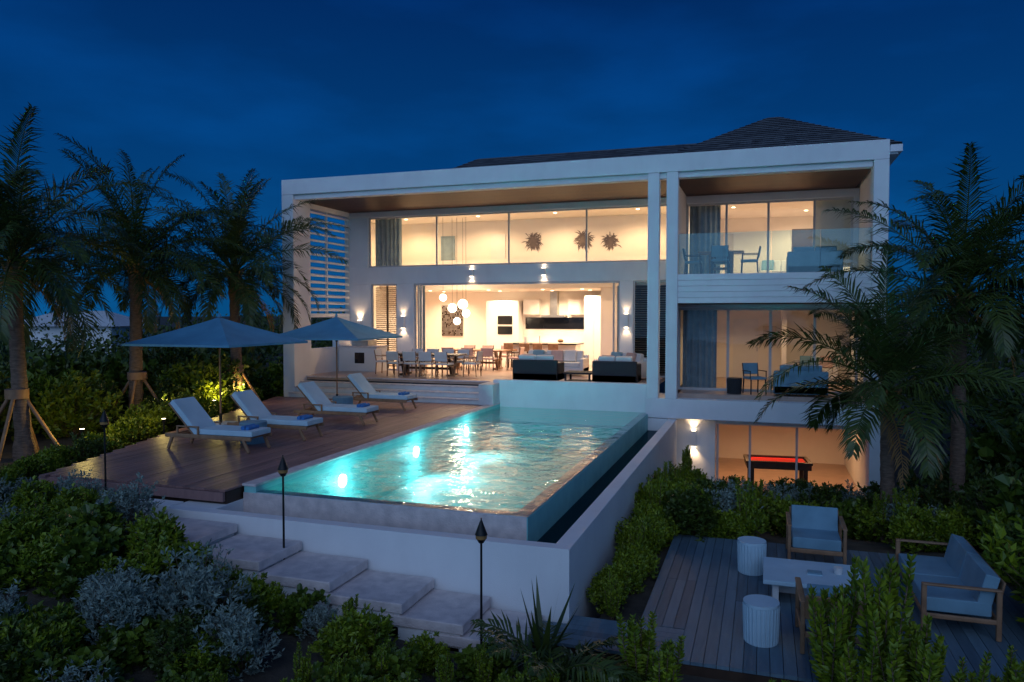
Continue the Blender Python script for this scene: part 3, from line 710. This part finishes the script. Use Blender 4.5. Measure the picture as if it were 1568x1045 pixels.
def frond(m,base,az,el0,L,droop,rr,k='frond',nl=66,ll=.82,lw=.034):
    pts=[];p=Vector(base);n=18;e_=el0; tw=rr.uniform(-.7,.7); curl=rr.uniform(-.25,.25)
    for i in range(n+1):
        aa=az+curl*(i/n)**2
        pts.append((p.copy(),aa)); d=Vector((math.cos(aa)*math.cos(e_),math.sin(aa)*math.cos(e_),math.sin(e_)))
        p=p+d*(L/n); e_-=droop/n*(.5+1.3*i/n)
    for i in range(n):
        m.cyl(pts[i][0],pts[i+1][0],.022*(1-i/n)+.004,.022*(1-(i+1)/n)+.004,k,4,False)
    for j in range(nl):
        t=.12+.88*j/(nl-1); f=t*n; i=min(n-1,int(f)); fr=f-i
        aa=pts[i][1]; side=Vector((-math.sin(aa),math.cos(aa),0))
        q=pts[i][0].lerp(pts[i+1][0],fr); tan=(pts[i+1][0]-pts[i][0]).normalized(); up=side.cross(tan)*-1
        if up.z<0: up=-up
        prof=ll*(math.sin(math.pi*min(1,.18+.78*t))**.6)*(1-.3*t)
        for s in(-1,1):
            if rr.random()<.07: continue
            sd=(side*s*math.cos(tw)+up*math.sin(tw)*s)
            fw=.4+.9*t
            d=(sd+tan*fw+up*rr.uniform(-.1,.5)).normalized(); l=prof*rr.uniform(.75,1.12)
            a=q; b_=q+d*l*.45; d2=(d+Vector((0,0,-rr.uniform(.2,1.2)))).normalized(); c=b_+d2*l*.55
            wv=(tan-d*tan.dot(d)).normalized()*lw*.5
            o=len(m.v); m.v+=[tuple(a-wv*.5),tuple(a+wv*.5),tuple(b_+wv),tuple(b_-wv),tuple(c)]
            mi=m.mi(k); m.f+=[(o,o+1,o+2,o+3),(o+3,o+2,o+4)]; m.m+=[mi,mi]; m.sm+=[False,False]
def palm(name,x,y,zc,lean=(0,0),nf=24,L=2.7,seed=1,tr=.13,dead=3,brace=False,low=100):
    rr=random.Random(seed); m=MB(); g=gz(x,y)-.1; n=22; H=zc-g; prev=None
    for i in range(n+1):
        t=i/n; c=Vector((lean[0]*(1-t)**2,lean[1]*(1-t)**2,g+H*t)); r=tr*(1.45-.6*t if t<.12 else 1.05-.3*t)*(1+.07*(i%2))
        if t>.86: r*=1.25
        if prev: m.cyl(prev[0],c,prev[1],r*.96,'bark',12,False)
        prev=(c,r)
    for i in range(nf):
        t=i/nf; az=i*2.39996+rr.uniform(-.35,.35); el0=math.radians(86-low*t+rr.uniform(-10,10)); 
        frond(m,(0.05*math.cos(az),.05*math.sin(az),zc+.1*(1-t)),az,el0,L*rr.uniform(.8,1.12)*(.82+.3*math.sin(math.pi*min(1,t+.2))),1.0+.45*t+rr.uniform(-.3,.3),rr)
    for i in range(dead):
        az=rr.uniform(0,6.28); frond(m,(0,0,zc-.15),az,-.6,L*.6,.9,rr,'deadfrond',26,.45,.03)
    for i in range(12):
        az=rr.uniform(0,6.28); m.cyl((.05*math.cos(az),.05*math.sin(az),zc-.4),(.26*math.cos(az),.26*math.sin(az),zc+.1),.05,.02,'deadfrond',5)
    if brace:
        for i in range(4):
            az=i*math.pi/2+.5; m.cyl((1.0*math.cos(az),1.0*math.sin(az),g),(.12*math.cos(az),.12*math.sin(az),g+1.5),.04,.04,'teak',6)
        m.cyl((0,0,g+1.42),(0,0,g+1.62),tr*1.4,tr*1.4,'teak',12)
    return m.obj(name,(x,y,0))
palm('palm_tree',-15.0,11.6,3.2,(.1,.1),36,3.1,1,tr=.16,brace=True,low=112)
palm('palm_tree',-16.4,16.2,3.4,(-.1,0),40,3.4,2,tr=.18,brace=True,low=108)
palm('palm_tree',-15.55,19.2,3.35,(.1,0),42,3.5,3,tr=.18,brace=True,low=110)
palm('palm_tree',3.75,17.0,2.45,(0,0),30,2.9,4,tr=.14,low=98)
palm('palm_tree',2.2,15.3,.62,(.1,0),24,2.8,5,tr=.13,low=92)
palm('palm_tree',6.3,16.5,2.6,(.2,0),28,2.8,6)
rr=random.Random(11); m=MB()
for i in range(14): frond(m,(0,0,.1),i*2.4,math.radians(rr.uniform(20,65)),1.1,1.1,rr,'frond',26,.42,.03)
m.obj('palmetto',(-2.1,7.5,-1.95)); 
m=MB()
for i in range(9):
    az=rr.uniform(0,6.28);e_=rr.uniform(1.0,1.45);d=Vector((math.cos(az)*math.cos(e_),math.sin(az)*math.cos(e_),math.sin(e_)));s=Vector((-math.sin(az),math.cos(az),0))*.03
    m.add([-s,s,d*.5+s*1.2,d*.5-s*1.2,d*1.0],[(0,1,2,3),(3,2,4)],'frond')
m.obj('spiky_plant',(-2.3,7.9,-1.85))
for x,y,pw in((-14.0,12.3,26),(-14.9,15.6,20),(-15.0,17.6,18),(-15.2,19.0,18),(-13.4,14.0,8)):
    g=gz(x,y); m=MB(); m.cyl((0,0,-.3),(0,0,.22),.02,.02,'metal',8); m.cyl((0,0,.22),(0,0,.32),.035,.05,'metal',10); m.cyl((0,0,.32),(0,0,.325),.045,.045,'bulb',10)
    o=m.obj('garden_spotlight',(x,y,g+.3)); lamp('uplight','POINT',(x,y,g+.85),pw,(1,.74,.20),.04)
m=MB(); m.b(-4,4,-3,3,0,2.2,'stucco'); m.add([(-4.5,-3.5,2.2),(4.5,-3.5,2.2),(4.5,3.5,2.2),(-4.5,3.5,2.2),(-2,0,3.4),(2,0,3.4)],[(0,1,5,4),(1,2,5),(2,3,4,5),(3,0,4)],'concrete')
m.obj('neighbour_house',(-52,46,-1),.3)
